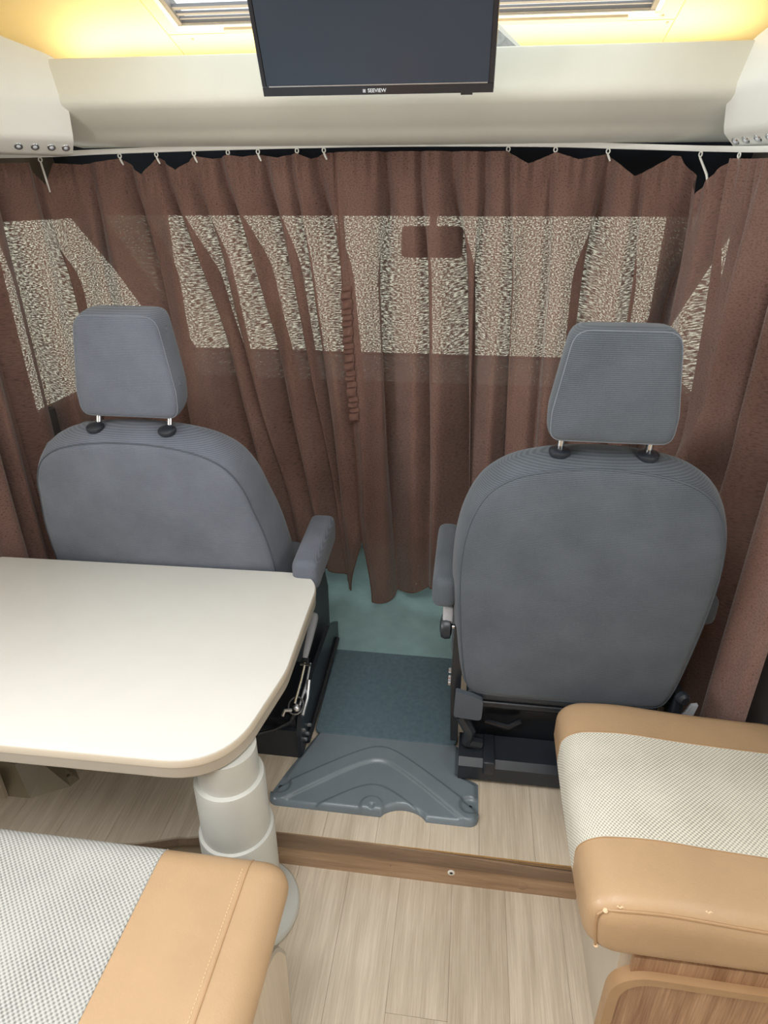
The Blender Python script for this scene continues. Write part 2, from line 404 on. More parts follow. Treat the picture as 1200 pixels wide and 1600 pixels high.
cap_panel(SKX0-.05+g, SKX0, 1.42, SKY1+.035-2*g, 2, 8)
cap_panel(SKX1, SKX1+.06-g, 1.42, SKY1+.035-2*g, 2, 8)
cap_panel(SKX0, SKX1, SKY1+.002, SKY1+.035-2*g, 10, 2)
for (a, b) in ((-.80, 2.07), (.43, 2.03), (.45, 2.06)):
    MB().lathe([(.004, 0), (.0035, .002), (.001, .003)], (a, b, cap_z(a, b)), 12, (0, -.28, -.96)).build('screw', 'edge', cap)
# roof window in the cap
slp = Vector((0, -.96, .28)).normalized(); nrm = Vector((0, .28, .96)).normalized()
def sk(x, t, h): p = Vector((x, SKY1, cap_z(0, SKY1)))+slp*t+nrm*h; return p
def skbar(name, mat, x0, x1, t0, t1, h0, h1, parent):
    a = [sk(x0, t0, h0), sk(x1, t0, h0), sk(x1, t1, h0), sk(x0, t1, h0)]; b = [sk(x0, t0, h1), sk(x1, t0, h1), sk(x1, t1, h1), sk(x0, t1, h1)]
    return MB().hexa(a, b).build(name, mat, parent, False)
LT = .54
win = struct(skbar('window_1', 'glass', SKX0, SKX1, 0, LT, .026, .03, None))
wf = skbar('window_frame', 'white_plastic', SKX0-.012, SKX1+.012, -.012, .012, -.004, .012, win)
skbar('window_frame', 'frame_grey', SKX0, SKX1, .012, .017, .0, .012, win)
skbar('window_frame', 'frame_grey', SKX0, SKX0+.012, .0, LT, -.002, .03, win)
skbar('window_frame', 'frame_grey', SKX1-.012, SKX1, .0, LT, -.002, .03, win)
skbar('window_frame', 'white_plastic', SKX0-.012, SKX0, .0, LT, -.004, .02, win)
skbar('window_frame', 'white_plastic', SKX1, SKX1+.012, .0, LT, -.004, .02, win)
skbar('lip', 'edge_dark', SKX0+.12, SKX1-.06, -.016, .0, -.010, -.003, win)
skbar('blind_bar', 'blind', SKX0+.012, SKX1-.012, .026, .031, .004, .010, win)
skbar('blind_bar', 'blind', SKX0+.012, SKX1-.012, .043, .053, .004, .010, win)
skbar('blind_bar', 'blind', SKX0+.012, SKX1-.012, .068, .080, .004, .012, win)

# ---- cab shell behind the curtains
struct(MB().box(XL, XR, 1.9, 2.9, .06, CZ-.001).build('floor', 'carpet', smooth=False))
hd = MB(); hd.prism([(2.22, 1.43), (2.46, 1.43), (2.50, 1.78), (2.10, 1.78)], XL, XR, 'x')
struct(hd.build('wall_front', 'navy', smooth=False))
struct(MB().box(XL, XR, 2.92, 2.96, .05, .84).build('wall_front', 'navy', smooth=False))
for sx in (XL, XR-.07):
    m = MB(); m.hexa([(sx, 2.22, 1.43), (sx+.07, 2.22, 1.43), (sx+.07, 2.30, 1.43), (sx, 2.30, 1.43)], [(sx, 2.86, .82), (sx+.07, 2.86, .82), (sx+.07, 2.94, .82), (sx, 2.94, .82)])
    struct(m.build('trim_4', 'navy', smooth=False))
w2 = MB(); w2.hexa([(XL+.07, 2.245, 1.43), (XR-.07, 2.245, 1.43), (XR-.07, 2.25, 1.43), (XL+.07, 2.25, 1.43)], [(XL+.07, 2.90, .83), (XR-.07, 2.90, .83), (XR-.07, 2.905, .83), (XL+.07, 2.905, .83)])
struct(w2.build('window_2', 'windscreen', smooth=False))
for nm, x0 in (('wall_left', XL-.04), ('wall_right', XR)):
    ys = 1.5 if x0 < 0 else 1.0; wy = 1.80 if x0 < 0 else 2.20
    m = MB().box(x0, x0+.04, ys, 2.95, .0, .86).box(x0, x0+.04, ys, 2.95, 1.42, 2.16).box(x0, x0+.04, ys, wy, .86, 1.42)
    m.prism([(2.26, 1.42), (2.95, .86), (2.95, 1.42)], x0, x0+.04, 'x')
    d = struct(m.build(nm, 'grey_lining', smooth=False))
    MB().prism([(wy, .86), (2.95, .86), (2.26, 1.42), (wy, 1.42)], x0+.018, x0+.022, 'x').build('window_pane', 'windscreen', d, False)
dash = thing('dashboard', 'dark dashboard with low console seen through the gap between the curtains', 'dashboard', (-.29, 2.7, CZ))
MB().prism([(2.50, .62), (2.46, .74), (2.52, .82), (2.90, .84), (2.915, .50), (2.60, .46)], XL+.02, XR-.02, 'x').build('body', 'dash', dash)
m = MB(); m.rbox(-.46, -.10, 2.40, 2.90, CZ+.002, .60, .05); m.build('centre_console', 'console', dash)
MB().tube([(-.415, 2.385, .46), (-.405, 2.38, .34), (-.43, 2.36, .26), (-.45, 2.32, .15)], [.02, .022, .012, .010], 10).build('console_trim', 'black', dash)
MB().rbox(-.36, -.31, 2.37, 2.41, .30, .46, .012).build('console_trim', 'console', dash)
mir = thing('rear_view_mirror', 'rear-view mirror showing as a dark patch through the curtain at the windscreen top', 'mirror', (-.135, 2.27, 1.30))
MB().rbox(-.235, -.035, 2.235, 2.27, 1.305, 1.40, .015).build('housing', 'black', mir)
MB().tube([(-.135, 2.26, 1.39), (-.135, 2.30, 1.432)], .012, 8).build('stalk', 'black', mir)

# ================================================================= OVERHEAD SHELF, CONSOLES, TV
shelf = thing('overhead_shelf', 'long cream moulded overhead shelf spanning the cab above the curtains', 'shelf', (-.25, 1.95, 1.59))
prof = [(1.815, 1.765), (1.815, 1.786), (1.808, 1.793), (1.798, 1.790), (1.794, 1.78), (1.779, 1.716), (1.776, 1.702), (1.780, 1.690), (1.790, 1.680), (1.86, 1.645), (1.885, 1.634), (1.893, 1.626), (1.94, 1.612), (1.985, 1.610), (1.985, 1.640), (2.05, 1.65), (2.30, 1.74), (2.30, 1.765)]
prof = [(p.x, p.y) for p in [Vector((a, b)) for a, b in prof]]
sx0, sx1 = -1.13, .64
MB().rings([[(q, a, b) for a, b in prof] for q in [sx0+(sx1-sx0)*k/12 for k in range(13)]]).build('moulding', 'cream_plastic', shelf, angle=50)
# items standing in the shelf behind the screen
bk = thing('booklet', 'white folded card with grey patterned cover peeping over the shelf beside the screen', 'booklet', (.0, 1.93, 1.768))
MB().hexa([(-.10, 1.90, 1.768), (.135, 1.90, 1.768), (.135, 1.95, 1.768), (-.10, 1.95, 1.768)], [(-.10, 1.905, 1.865), (.03, 1.905, 1.855), (.03, 1.93, 1.855), (-.10, 1.93, 1.865)]).build('cover', 'white_plastic', bk, False)
MB().hexa([(-.09, 1.896, 1.80), (.085, 1.896, 1.80), (.085, 1.9, 1.80), (-.09, 1.9, 1.80)], [(-.09, 1.900, 1.853), (.025, 1.900, 1.845), (.025, 1.9035, 1.845), (-.09, 1.9035, 1.853)]).build('patterned_page', 'paper', bk, False)

def console(label, path, inward, ztop, lamps_at):
    """corner moulding swept along a plan path; profile = (inward offset, height)"""
    t = thing('corner_console', label, 'console', (path[0][0], path[0][1], 1.58), 'corner consoles either side of the overhead shelf')
    P = catmull([(a, b, 0) for a, b in path], 8); rg = []; L = len(P)-1
    for i, p in enumerate(P):
        tn = (P[min(i+1, L)]-P[max(i-1, 0)]).normalized(); n = Vector((tn.y, -tn.x, 0))*inward; k = i/L; zt = 1.795+(ztop-1.795)*k
        rows = [(-.03, zt-.01), (-.012, zt), (.0, zt-.004), (.006, zt-.018), (.034, 1.712), (.036, 1.702), (.034, 1.692), (.026, 1.628), (.022, 1.616), (.014, 1.609), (-.012, 1.588), (-.02, 1.584), (-.10, 1.584), (-.16, 1.60), (-.16, zt-.03)]
        rg.append([tuple(p+n*o+Vector((0, 0, z))) for o, z in rows])
    MB().rings(rg).build('moulding', 'white_plastic', t, angle=35)
    for s in lamps_at:
        i = min(L-1, int(s)); f = s-i; p = P[i].lerp(P[i+1], f); tn = (P[i+1]-P[i]).normalized(); n = Vector((tn.y, -tn.x, 0))*inward
        c = p+n*.0015+Vector((0, 0, 1.600)); ax = (n*.62+Vector((0, 0, -.78))).normalized()
        q = MB().lathe([(.0095, -.002), (.0105, .0015), (.0095, .0035), (.0070, .0035), (.0060, .001)], c, 20, ax).build('lamp_ring', 'chrome', t)
        MB().lathe([(.0058, .0005), (.0050, .003), (.003, .0046), (.0008, .005)], c, 16, ax).build('lamp_lens', 'print', q)
    return t
console('white corner console with four chrome lamps, left of the overhead shelf', [(-1.062, 1.815), (-1.14, 1.745), (-1.235, 1.665), (-1.30, 1.55), (-1.34, 1.40)], -1, 1.93, [2.0+2.55*k for k in range(4)][::1])
console('white corner console with four chrome lamps, right of the overhead shelf', [(.582, 1.815), (.615, 1.715), (.65, 1.60), (.69, 1.45), (.74, 1.30)], 1, 1.93, [2.0+2.55*k for k in range(4)])

# ---- television, tilted down on an arm from the ceiling
tv = thing('television', 'black flat television tilted down in front of the overhead shelf', 'television', (-.225, 1.62, 1.68))
TA = R(25); tvb = Vector((-.226, 1.615, 1.681))
def tvx(v): return tvb+Vector((v.x, v.y*cos(TA)-v.z*sin(TA), v.y*sin(TA)+v.z*cos(TA)))
TW, TH = .249, .305
MB().rbox(-TW, TW, .0, .035, 0, TH, .006, 2).xf(tvx).build('housing', 'tv', tv)
bz = MB()
for (a, b, c, d) in ((-TW, TW, 0, .018), (-TW, TW, TH-.010, TH), (-TW, -TW+.010, .018, TH-.01), (TW-.012, TW, .018, TH-.01)): bz.box(a+.001, b-.001, -.004, .001, c+.001, d-.0002)
bz.xf(tvx).build('bezel', 'tv', tv, False)
MB().box(-TW+.010, TW-.012, -.0015, .001, .018, TH-.01).xf(tvx).build('screen', 'screen', tv, False)
MB().box(-TW+.016, TW-.014, -.005, -.0015, .0185, .0205).xf(tvx).build('trim_line', 'steel', tv, False)
MB().box(.18, .205, .0, .02, -.004, .001).xf(tvx).build('receiver', 'tv', tv, False)
cu = bpy.data.curves.new('brand_text', 'FONT'); cu.body = 'SEEVIEW'; cu.size = .0105; cu.align_x = 'LEFT'; cu.extrude = .0002; cu.offset = .00012
to = bpy.data.objects.new('brand_text', cu); COL.objects.link(to); bpy.context.view_layer.update()
me = bpy.data.meshes.new_from_object(to.evaluated_get(bpy.context.evaluated_depsgraph_get())); bpy.data.objects.remove(to)
wid = max(v.co.x for v in me.vertices)
mt = Matrix.Rotation(0, 4, 'X')
b = MB(); b.v = [tuple(tvx(Vector((v.co.x*.040/wid-.018, -.0042-v.co.z, v.co.y*.95+.0055)))) for v in me.vertices]; b.f = [tuple(p.vertices) for p in me.polygons]
b.build('brand_lettering', 'print', tv, False)
lg = MB()
for (a, c, d, e) in ((-.0285, -.0225, .0055, .0063), (-.0285, -.0225, .0107, .0115), (-.0285, -.0277, .0055, .0115), (-.0233, -.0225, .0055, .0115), (-.0270, -.0240, .0070, .0100)): lg.box(a, c, -.0046, -.0040, d, e)
lg.xf(tvx).build('brand_logo', 'print', tv, False)
MB().rbox(-.05, .05, .034, .05, .10, .20, .004, 2).xf(tvx).build('mounting_plate', 'black_metal', tv)
pa = tvx(Vector((0, .05, .15)))
MB().tube([pa, (pa.x, pa.y+.05, pa.z+.06), (pa.x, pa.y-.02, 2.0), (pa.x, 1.40, 2.085)], .014, 10).build('ceiling_arm', 'black_metal', tv)

# ================================================================= CURTAINS AND RAIL
TR = catmull([(-1.305, 1.10, 1.570), (-1.300, 1.45, 1.571), (-1.292, 1.72, 1.574), (-1.265, 1.86, 1.580), (-1.19, 1.945, 1.587), (-1.05, 1.975, 1.594), (-.70, 1.99, 1.602), (-.26, 2.0, 1.607), (.15, 1.99, 1.603), (.38, 1.975, 1.595), (.50, 1.93, 1.588), (.57, 1.84, 1.580), (.625, 1.66, 1.569), (.675, 1.40, 1.565), (.70, 1.10, 1.562)], 24)
cum = [0]
for a, b in zip(TR, TR[1:]): cum.append(cum[-1]+(b-a).length)
def at(s):
    s = min(max(s, 0), cum[-1]-1e-6); lo, hi = 0, len(cum)-1
    while hi-lo > 1:
        m_ = (lo+hi)//2
        if cum[m_] <= s: lo = m_
        else: hi = m_
    f = (s-cum[lo])/(cum[hi]-cum[lo]); p = TR[lo].lerp(TR[hi], f); a = TR[max(lo-2, 0)]; b = TR[min(hi+2, len(TR)-1)]
    t = (b-a).normalized(); n = Vector((t.y, -t.x, 0)).normalized(); return p, n      # n points into the living area
def s_of_x(x, y=None):
    best = min(range(len(TR)), key=lambda i: (TR[i].x-x)**2+(0 if y is None else (TR[i].y-y)**2)); return cum[best]
rail = tag(MB().rings([[tuple(p+n*o+Vector((0, 0, z))) for o, z in ((-.007, .0), (.007, .0), (.009, .006), (.008, .0125), (-.007, .0125))] for p, n in [at(cum[-1]*k/150) for k in range(151)]]).build('curtain_rail', 'white_plastic'), 'thin white curtain rail bending round the cab under the overhead shelf', 'rail')
HX = [(-1.288, 1.76), (-1.225, 1.91), (-1.02, None), (-.915, None), (-.80, None), (-.70, None), (-.605, None), (-.495, None), (-.425, None), (.083, None), (.196, None), (.335, None), (.545, 1.885), (.592, 1.77)]
SAG = {}
hooks = [s_of_x(a, b) for a, b in HX]
def bump(s, c, w): d = abs(s-c)/w; return max(0, 1-d)
def sag_left(s):
    z = 0
    for h0, h1, dp in ((hooks[0], hooks[1], .0), (hooks[1], hooks[2], .012), (hooks[2], hooks[3], .042), (hooks[3], hooks[4], .034), (hooks[4], hooks[5], .008), (hooks[5], hooks[6], .006), (hooks[6], hooks[7], .010), (hooks[7], hooks[8], .014)):
        if h0 < s < h1: z = max(z, dp*(1-abs((s-h0)/(h1-h0)-.5)*2)**.9)
    z = max(z, .058*bump(s, hooks[1], .034))
    return z
def sag_right(s):
    z = 0
    for h0, h1, dp in ((hooks[9], hooks[10], .028), (hooks[10], hooks[11], .016), (hooks[11], hooks[11]+.17, .050), (hooks[12]-.05, hooks[13]-.012, .085)):
        if h0 < s < h1:
            q = (s-h0)/(h1-h0); z = max(z, dp*max(0, (q/.45 if q < .45 else (1-q)/.55))**.9)
    return max(z, 0)
def smooth(a, b, x): t = min(1, max(0, (x-a)/(b-a))); return t*t*(3-2*t)
def folds_at(F, u, h):
    """deep single folds (place at eye height, half width, depth, how far it lies over, lean) on a slow wave"""
    d = (.006+.014*smooth(0, .2, h))*sin(2*pi*(u+.03*sin(u*8+1))/.19)+.005*sin(2*pi*u/.083+2*h)*smooth(0, .3, h); t = 0
    for (c, w, a, k, ln) in F:
        a *= 1.25; v = (u-c-ln*(h-.15))/(w*(.8+.6*h))
        if abs(v) < 5:
            e = a*math.exp(-abs(v)**1.6)*(.30*(1-smooth(.0, .22, h))+smooth(.0, .22, h)*(1-.45*smooth(.55, 1, h))); d -= e; t += k*e*smooth(.02, .25, h)
    return d, t
def sx(px): return s_of_x(-.26+(px-600)*(.00187 if px < 600 else .00173))
FL = [(s_of_x(-1.30, 1.55), .016, .06, .4, 0), (s_of_x(-1.295, 1.68), .015, .07, -.5, .02), (s_of_x(-1.28, 1.80), .018, .08, .5, .03), (s_of_x(-1.23, 1.90), .016, .075, .6, .03)]+[
    (sx(p), w, a, k, ln) for p, w, a, k, ln in ((150, .012, .05, -.4, .08), (207, .020, .085, .5, .06), (277, .019, .085, .6, .24), (318, .012, .045, .4, .24), (362, .020, .09, .6, .22), (428, .016, .07, .5, .17), (472, .010, .04, .3, .12), (512, .016, .06, .7, .14))]
FR = [(sx(p), w, a, k, ln) for p, w, a, k, ln in ((612, .020, .085, -.5, .07), (660, .013, .055, .4, .05), (717, .022, .095, .5, .08), (766, .015, .06, -.4, .05), (806, .012, .045, .4, .05), (868, .010, .03, .3, .04), (950, .018, .085, -.5, .02), (1000, .012, .05, .4, .0))]+[
    (s_of_x(.535, 1.90), .024, .10, -.4, .0), (s_of_x(.59, 1.78), .014, .05, .3, .03), (s_of_x(.615, 1.68), .016, .07, .4, .05), (s_of_x(.645, 1.55), .014, .06, -.4, .03), (s_of_x(.67, 1.42), .016, .06, .4, .02)]
def make_curtain(name, label, s0f, s1f, zb, lean, ph, sag, extra, front=0, n=760, mrows=72):
    FF = FL if ph < 1 else FR
    P = []; U = []
    for i in range(n+1):
        row = []; k = i/n
        for j in range(mrows+1):
            h = j/mrows                                            # 0 top, 1 hem
            s = s0f(h)+(s1f(h)-s0f(h))*k; p, nn = at(s)
            top = p.z-.012-sag(s)*(1 if s < 99 else 0); bot = zb(s)
            z = top+(bot-top)*h
            u = s; d, tg = folds_at(FF, u, h)
            eg = smooth(0, .03, min(s-s0f(h), s1f(h)-s)); tg *= eg; d = (d+.012)*(.25+.75*eg)
            if h > .02: p2, nn = at(s+tg); p = Vector((p2.x, p2.y, p.z))
            d += .0035*sin(2*pi*s/.034+ph)*(1-smooth(.015, .075, h))                     # gathered heading tape
            d += front+extra(s, h)
            q = p+nn*d; row.append((q.x, q.y, z))
        P.append(row)
    m = MB().grid(P); o = tag(m.build(name, 'curtain', None, True, angle=180), label, 'curtain')
    me = o.data; uvl = me.uv_layers[0]
    for li, lp in enumerate(me.loops):
        i, j = divmod(lp.vertex_index, mrows+1); k = i/n; h = j/mrows
        uvl.data[li].uv = ((s0f(0)+(s1f(0)-s0f(0))*k)*1.18, 1.45*(1-h))
    return o, P
sC = s_of_x(-.385)
lead_l = lambda h: sC+.004+.012*smooth(0, .25, h)+.032*smooth(.25, .55, h)+.020*smooth(.55, .8, h)-.066*smooth(.74, 1.0, h)
lead_r = lambda h: sC-.004+.012*smooth(0, .3, h)+.034*smooth(.3, .7, h)+.045*smooth(.72, 1, h)
def zb_left(s):
    d = max(0, (sC+.02)-s); return .132+min(.10, d*.9)
def zb_right(s):
    d = max(0, s-(sC+.085)); return .124+.005*smooth(0, .1, d)+.10*smooth(.06, .26, d)-.12*smooth(.72, .95, d)
def ex_left(s, h):
    d = (lead_l(h)-s)
    v = -.012*smooth(.10, .0, d)
    v += .030*math.exp(-((d-.07)/.03)**2)*smooth(.12, .35, h)*(1-smooth(.45, .6, h))      # fold swinging in to the middle
    return v
S60 = s_of_x(.60, 1.74); SLB = s_of_x(-1.30, 1.40); SRE = s_of_x(.69, 1.20)
def ex_right(s, h):
    d = s-lead_r(h); v = .0
    rr = smooth(.05, .0, d)
    v += .0028*sin(h*2*pi*62+3*sin(h*40))*rr*smooth(.15, .22, h)*(1-smooth(.36, .42, h))   # ruched stitching down the leading edge
    dd = s-S60
    v += .05*math.exp(-((dd-.05-(h-.5)*-.55)/.05)**2)*smooth(.36, .5, h)*(1-smooth(.72, .9, h))-.05*math.exp(-((dd-.15-(h-.5)*-.55)/.05)**2)*smooth(.36, .5, h)*(1-smooth(.7, .8, h))
    return v
cl, PL = make_curtain('curtain', 'brown curtain hanging behind the left seat, drawn to the middle', lambda h: SLB, lead_l, zb_left, lambda h: .115*h, .6, sag_left, ex_left)
cr, PR = make_curtain('curtain', 'brown curtain hanging behind the right seat with a ruched leading edge', lead_r, lambda h: SRE, zb_right, lambda h: .045*h, 2.2, sag_right, ex_right, front=.016)
for o, P, idx in ((cl, PL, -1), (cr, PR, 0)):
    MB().tube([Vector(p)+Vector((0, 0, 0)) for p in P[idx][::1]], .0022, 6).build('hem', 'hem', o)
    MB().tube([Vector(P[i][-1]) for i in range(len(P))], .0022, 6).build('hem', 'hem', o)
# gathered tape sewn down the leading edge of the right curtain
rows = PR[0]; st0, st1 = int(.24*len(rows)), int(.52*len(rows)); G = []
for i in range(9):
    col = []
    for j in range(221):
        f = st0+(st1-st0)*j/220; a = int(f); b = min(a+1, len(rows)-1)
        q = Vector(PR[0][a]).lerp(Vector(PR[0][b]), f-a); e = Vector(PR[14][a]).lerp(Vector(PR[14][b]), f-a); k = i/8
        ph = 2*pi*j/220*20+1.3*sin(j*.13); w = .0045*sin(ph+k*2.2+.6*sin(j*.31))*sin(pi*min(1, max(0, .08+k*.92)))
        p = q.lerp(e, k); col.append((p.x+.002*sin(ph*.5), min(q.y, e.y)-.006-.0035*sin(pi*k)+w, p.z+.003*sin(ph+1)*k))
    G.append(col)
MB().grid(G).build('ruched_tape', 'hem', cr, True, angle=180)
for i, s in enumerate(hooks):
    p, nn = at(s)
    lab = ['at the left corner bend', 'above the deep sag by the left corner', 'second from the left corner', 'third from the left corner', 'fourth from the left corner', 'fifth from the left corner', 'sixth from the left corner', 'just left of the middle pair', 'nearest the curtain gap', 'first right of the screen', 'second right of the screen', 'third right of the screen', 'above the deep sag by the right corner', 'last one, under the right console'][i]
    t = thing('curtain_hook', 'small white plastic curtain hook on the rail, '+lab, 'hook', (p.x, p.y, p.z-.03), 'white curtain hooks'); c = p+nn*.006+Vector((0, 0, -.006))
    tn = Vector((-nn.y, nn.x, 0))
    MB().tube([c+tn*(.0045*cos(a))+Vector((0, 0, .0055*sin(a))) for a in [2*pi*k/14 for k in range(14)]], .0018, 6, closed=True).build('eye', 'white_plastic', t)
    L = .075 if i in (1, 12) else .016
    MB().tube([c+Vector((0, 0, -.007)), c+tn*(.004 if i != 12 else .03)+nn*.002+Vector((0, 0, -.007-L*.5)), c+tn*(.008 if i != 12 else .045)+nn*.002+Vector((0, 0, -.007-L))], [.0026, .003, .002], 6).build('shank', 'white_plastic', t)

# ================================================================= FRONT SEATS
def seat_outline(hw, h, flare=0):
    pts = [(0, 0), (.55*hw, .0), (.80*hw, .012), (.90*hw, .06), (.95*hw, .16), (.985*hw, .28), (1.0*hw, .38), (.985*hw, .46), (.93*hw, .535), (.82*hw, .598), (.66*hw, .636), (.48*hw, .656), (.25*hw, .668), (0, .672)]
    pts = [(a*(1+flare*max(0, 1-b/.46)), b*h/.672) for a, b in pts]
    full = pts+[(-a, b) for a, b in pts[-2:0:-1]]
    return [(p.x, p.y) for p in catmull([(a, b, 0) for a, b in full], 3, True)]
def soft_slab(outline, prof, rear_bulge, front_bulge, xf, taper=0):
    """pillow from an outline: prof = (inset, depth) from rear edge to front edge, caps closed by shrinking rings"""
    cx = sum(p[0] for p in outline)/len(outline); cz = sum(p[1] for p in outline)/len(outline); rg = []
    r0 = inset(outline, prof[0][0]); r1 = inset(outline, prof[-1][0])
    for k in (.02, .2, .45, .7, .88): rg.append([(cx+(a-cx)*k, prof[0][1]-rear_bulge*(1-k*k), cz+(b-cz)*k) for a, b in r0])
    for d, y in prof: rg.append([(a, y, b) for a, b in inset(outline, d)])
    zm = max(p[1] for p in outline)
    for k in (.88, .7, .45, .2, .02): rg.append([(cx+(a-cx)*k, prof[-1][1]+front_bulge*(1-k*k), cz+(b-cz)*k) for a, b in r1])
    tp_ = lambda v: Vector((v.x, v.y*(1+taper*(1-v.z/zm)) if v.y > .03 else v.y, v.z))
    return MB().rings([[tuple(tp_(Vector(p))) for p in r] for r in rg]).xf(xf)
def make_seat(label, cx, y0, z0, rec, hw, side, arms, head_up=.0, shear=.03, hoff=.006, taper=.2, cloth='seat', flare=0):
    t = thing('cab_seat', label, 'seat', (cx, y0+.2, CZ), 'grey cloth cab seats'); ca, sa = cos(R(rec)), sin(R(rec))
    bx = lambda v: Vector((cx+v.x, y0+v.y*ca-v.z*sa, z0+v.z*ca+v.y*sa))
    hgt = .672; ol = seat_outline(hw, hgt, flare)
    prof = [(.040, .000), (.030, .002), (.022, .007), (.016, .014), (.008, .030), (.0, .065), (.004, .10), (.018, .125), (.04, .14)]
    br = soft_slab(ol, prof, .012, .02, bx, taper).build('backrest', cloth, t, True, lambda p: ((p.x-cx), (p.z)), 1, 180)
    MB().tube([bx(Vector((a, .0085, b))) for a, b in inset(ol, .0205)], .0022, 6, closed=True).build('seam', 'seat_dark', br)
    # headrest
    hz = hgt*1.0+.030+head_up; e = hw/.285; ho = [(a*e, b*e) for a, b in round_poly([(-.117, 0), (.117, 0), (.119, .06), (.095, .218), (-.095, .218), (-.119, .06)], [.03, .03, .10, .04, .04, .10], 5)]
    hx = lambda v: bx(Vector((v.x, v.y+v.z*shear+hoff, v.z+hz)))
    hr = soft_slab(ho, [(.016, 0), (.008, .004), (.003, .012), (0, .03), (.003, .07), (.012, .095), (.024, .105)], .007, .01, hx).build('headrest', cloth, t, True, lambda p: (p.x-cx, p.z), 1, 180)
    MB().tube([hx(Vector((a, .0085, b))) for a, b in inset(ho, .0055)], .0012, 6, closed=True).build('seam', 'seat_seam', hr)
    for s in (-1, 1):
        MB().tube([bx(Vector((s*.084*e, .055, hgt-.03))), hx(Vector((s*.084*e, .042, .03)))], .0072, 12).build('headrest_post', 'chrome', t)
        c = bx(Vector((s*.084*e, .052, hgt-.004))); MB().lathe([(.020, -.008), (.0225, -.002), (.0222, .003), (.019, .006), (.010, .0075)], c, 24, (0, -sa, ca)).build('post_guide', 'black', t)
    # cushion and pedestal
    MB().rbox(cx-hw+.01, cx+hw-.01, y0+.10, y0+.40, z0+.0, z0+.115, .045, 3, lambda q: q).build('seat_cushion', cloth, t, True, lambda p: (p.x, p.y))
    for (ax0, ax1, ay0, ay1, az0, az1, tilt) in arms:
        f = lambda q: Vector((q.x, q.y, q.z+tilt*(q.y-ay0)))
        MB().rbox(ax0, ax1, ay0, ay1, az0, az1, .022, 4, f).build('armrest', cloth, t, True, lambda p: (p.y, p.x+p.z), 1, 180)
    return t, bx
# right-hand seat
rs, rbx = make_seat('grey cloth cab seat with an upright back, standing on the right', .281, 1.245, .352, 4.0, .290, 1,
    [(-.052, .008, 1.255, 1.56, .612, .694, .0), (.548, .606, 1.30, 1.56, .585, .665, 0)])
m = MB(); m.prism([(1.205, .128), (1.205, .172), (1.222, .187), (1.30, .192), (1.30, .128)], .036, .53, 'x'); m.build('base_crossbar', 'black', rs, False)
MB().rbox(.098, .128, 1.198, 1.30, .155, .197, .005, 2).build('clip', 'black', rs)
MB().box(.06, .50, 1.31, 1.70, CZ, .30).build('pedestal', 'black_metal', rs, False)
MB().box(.05, .51, 1.30, 1.72, .30, .345).build('seat_frame', 'black_metal', rs, False)
MB().tube([(.06, 1.265, .335), (.51, 1.265, .335)], .012, 10).build('frame_tube', 'black_metal', rs)
MB().rbox(.045, .505, 1.25, 1.30, .352, .382, .01, 2).build('lower_trim', 'black', rs)
MB().prism(round_poly([(.016, .318), (.085, .312), (.086, .376), (.06, .388), (.018, .40)], [.008, .012, .012, .012, .004]), 1.222, 1.236, 'y').build('hinge_cover', 'seat_dark', rs, False)
MB().prism([(.012, .20), (.030, .20), (.030, .56), (.006, .56), (.004, .40)], 1.26, 1.33, 'y').build('side_plate', 'black_metal', rs, False)
MB().tube([(.035, 1.25, .30), (.06, 1.24, .26), (.055, 1.25, .215), (.09, 1.26, .20)], .016, 8).build('cable_cover', 'black', rs)
MB().tube([(.10, 1.29, .25), (.16, 1.28, .245), (.19, 1.29, .26)], .008, 8).build('cable_cover', 'black_metal', rs)
kn = MB().lathe([(.016, 0), (.030, .004), (.032, .016), (.028, .026), (.012, .03)], (.0, 1.30, .535), 20, (-1, 0, 0)).build('recline_wheel', 'black', rs)
MB().rbox(-.024, .002, 1.285, 1.315, .55, .60, .006, 2).build('release_tab', 'grey_grip', rs)
MB().tube([(-.014, 1.300, .535), (.012, 1.300, .535)], .006, 10).build('axle', 'chrome', kn)
for zz in (.405, .425, .39): MB().lathe([(.007, 0), (.007, .006), (.003, .009)], (.004, 1.262+.2*(zz-.39), zz), 8, (-1, 0, 0)).build('bolt', 'steel', rs)
MB().rbox(.535, .560, 1.25, 1.30, .33, .42, .006, 2).build('belt_stalk', 'black', rs)
MB().prism([(.562, .355), (.585, .352), (.592, .395), (.578, .392)], 1.252, 1.262, 'y').build('belt_tongue', 'grey_grip', rs, False)
MB().lathe([(.016, 0), (.016, .012), (.01, .018)], (.545, 1.245, .425), 16, (.3, -1, 0)).build('hinge_cap', 'black', rs)

# left-hand seat
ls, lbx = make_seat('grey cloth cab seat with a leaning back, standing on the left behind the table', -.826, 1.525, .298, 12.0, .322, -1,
    [(-.440, -.364, 1.43, 1.69, .515, .606, .10), (-1.175, -1.120, 1.56, 1.78, .80, .865, .0)], -.012, .24, .055, .55, 'seat_lit', .24)
MB().box(-1.06, -.50, 1.48, 1.90, CZ, .28).build('pedestal', 'black_metal', ls, False)
MB().box(-1.08, -.47, 1.46, 1.92, .28, .297).build('seat_frame', 'black_metal', ls, False)
MB().prism([(1.46, .17), (1.50, .34), (1.57, .43), (1.66, .47), (1.76, .40), (1.80, .30), (1.80, .13), (1.50, .13)], -.475, -.425, 'x').build('side_cover', 'seat_dark', ls)
MB().tube([(-.424, 1.50, .33), (-.422, 1.57, .42), (-.422, 1.66, .455), (-.424, 1.75, .39)], .006, 8).build('cover_ridge', 'plate', ls)
MB().rbox(-.455, -.415, 1.50, 1.62, .43, .53, .012, 2).build('armrest_mount', 'seat_dark', ls)
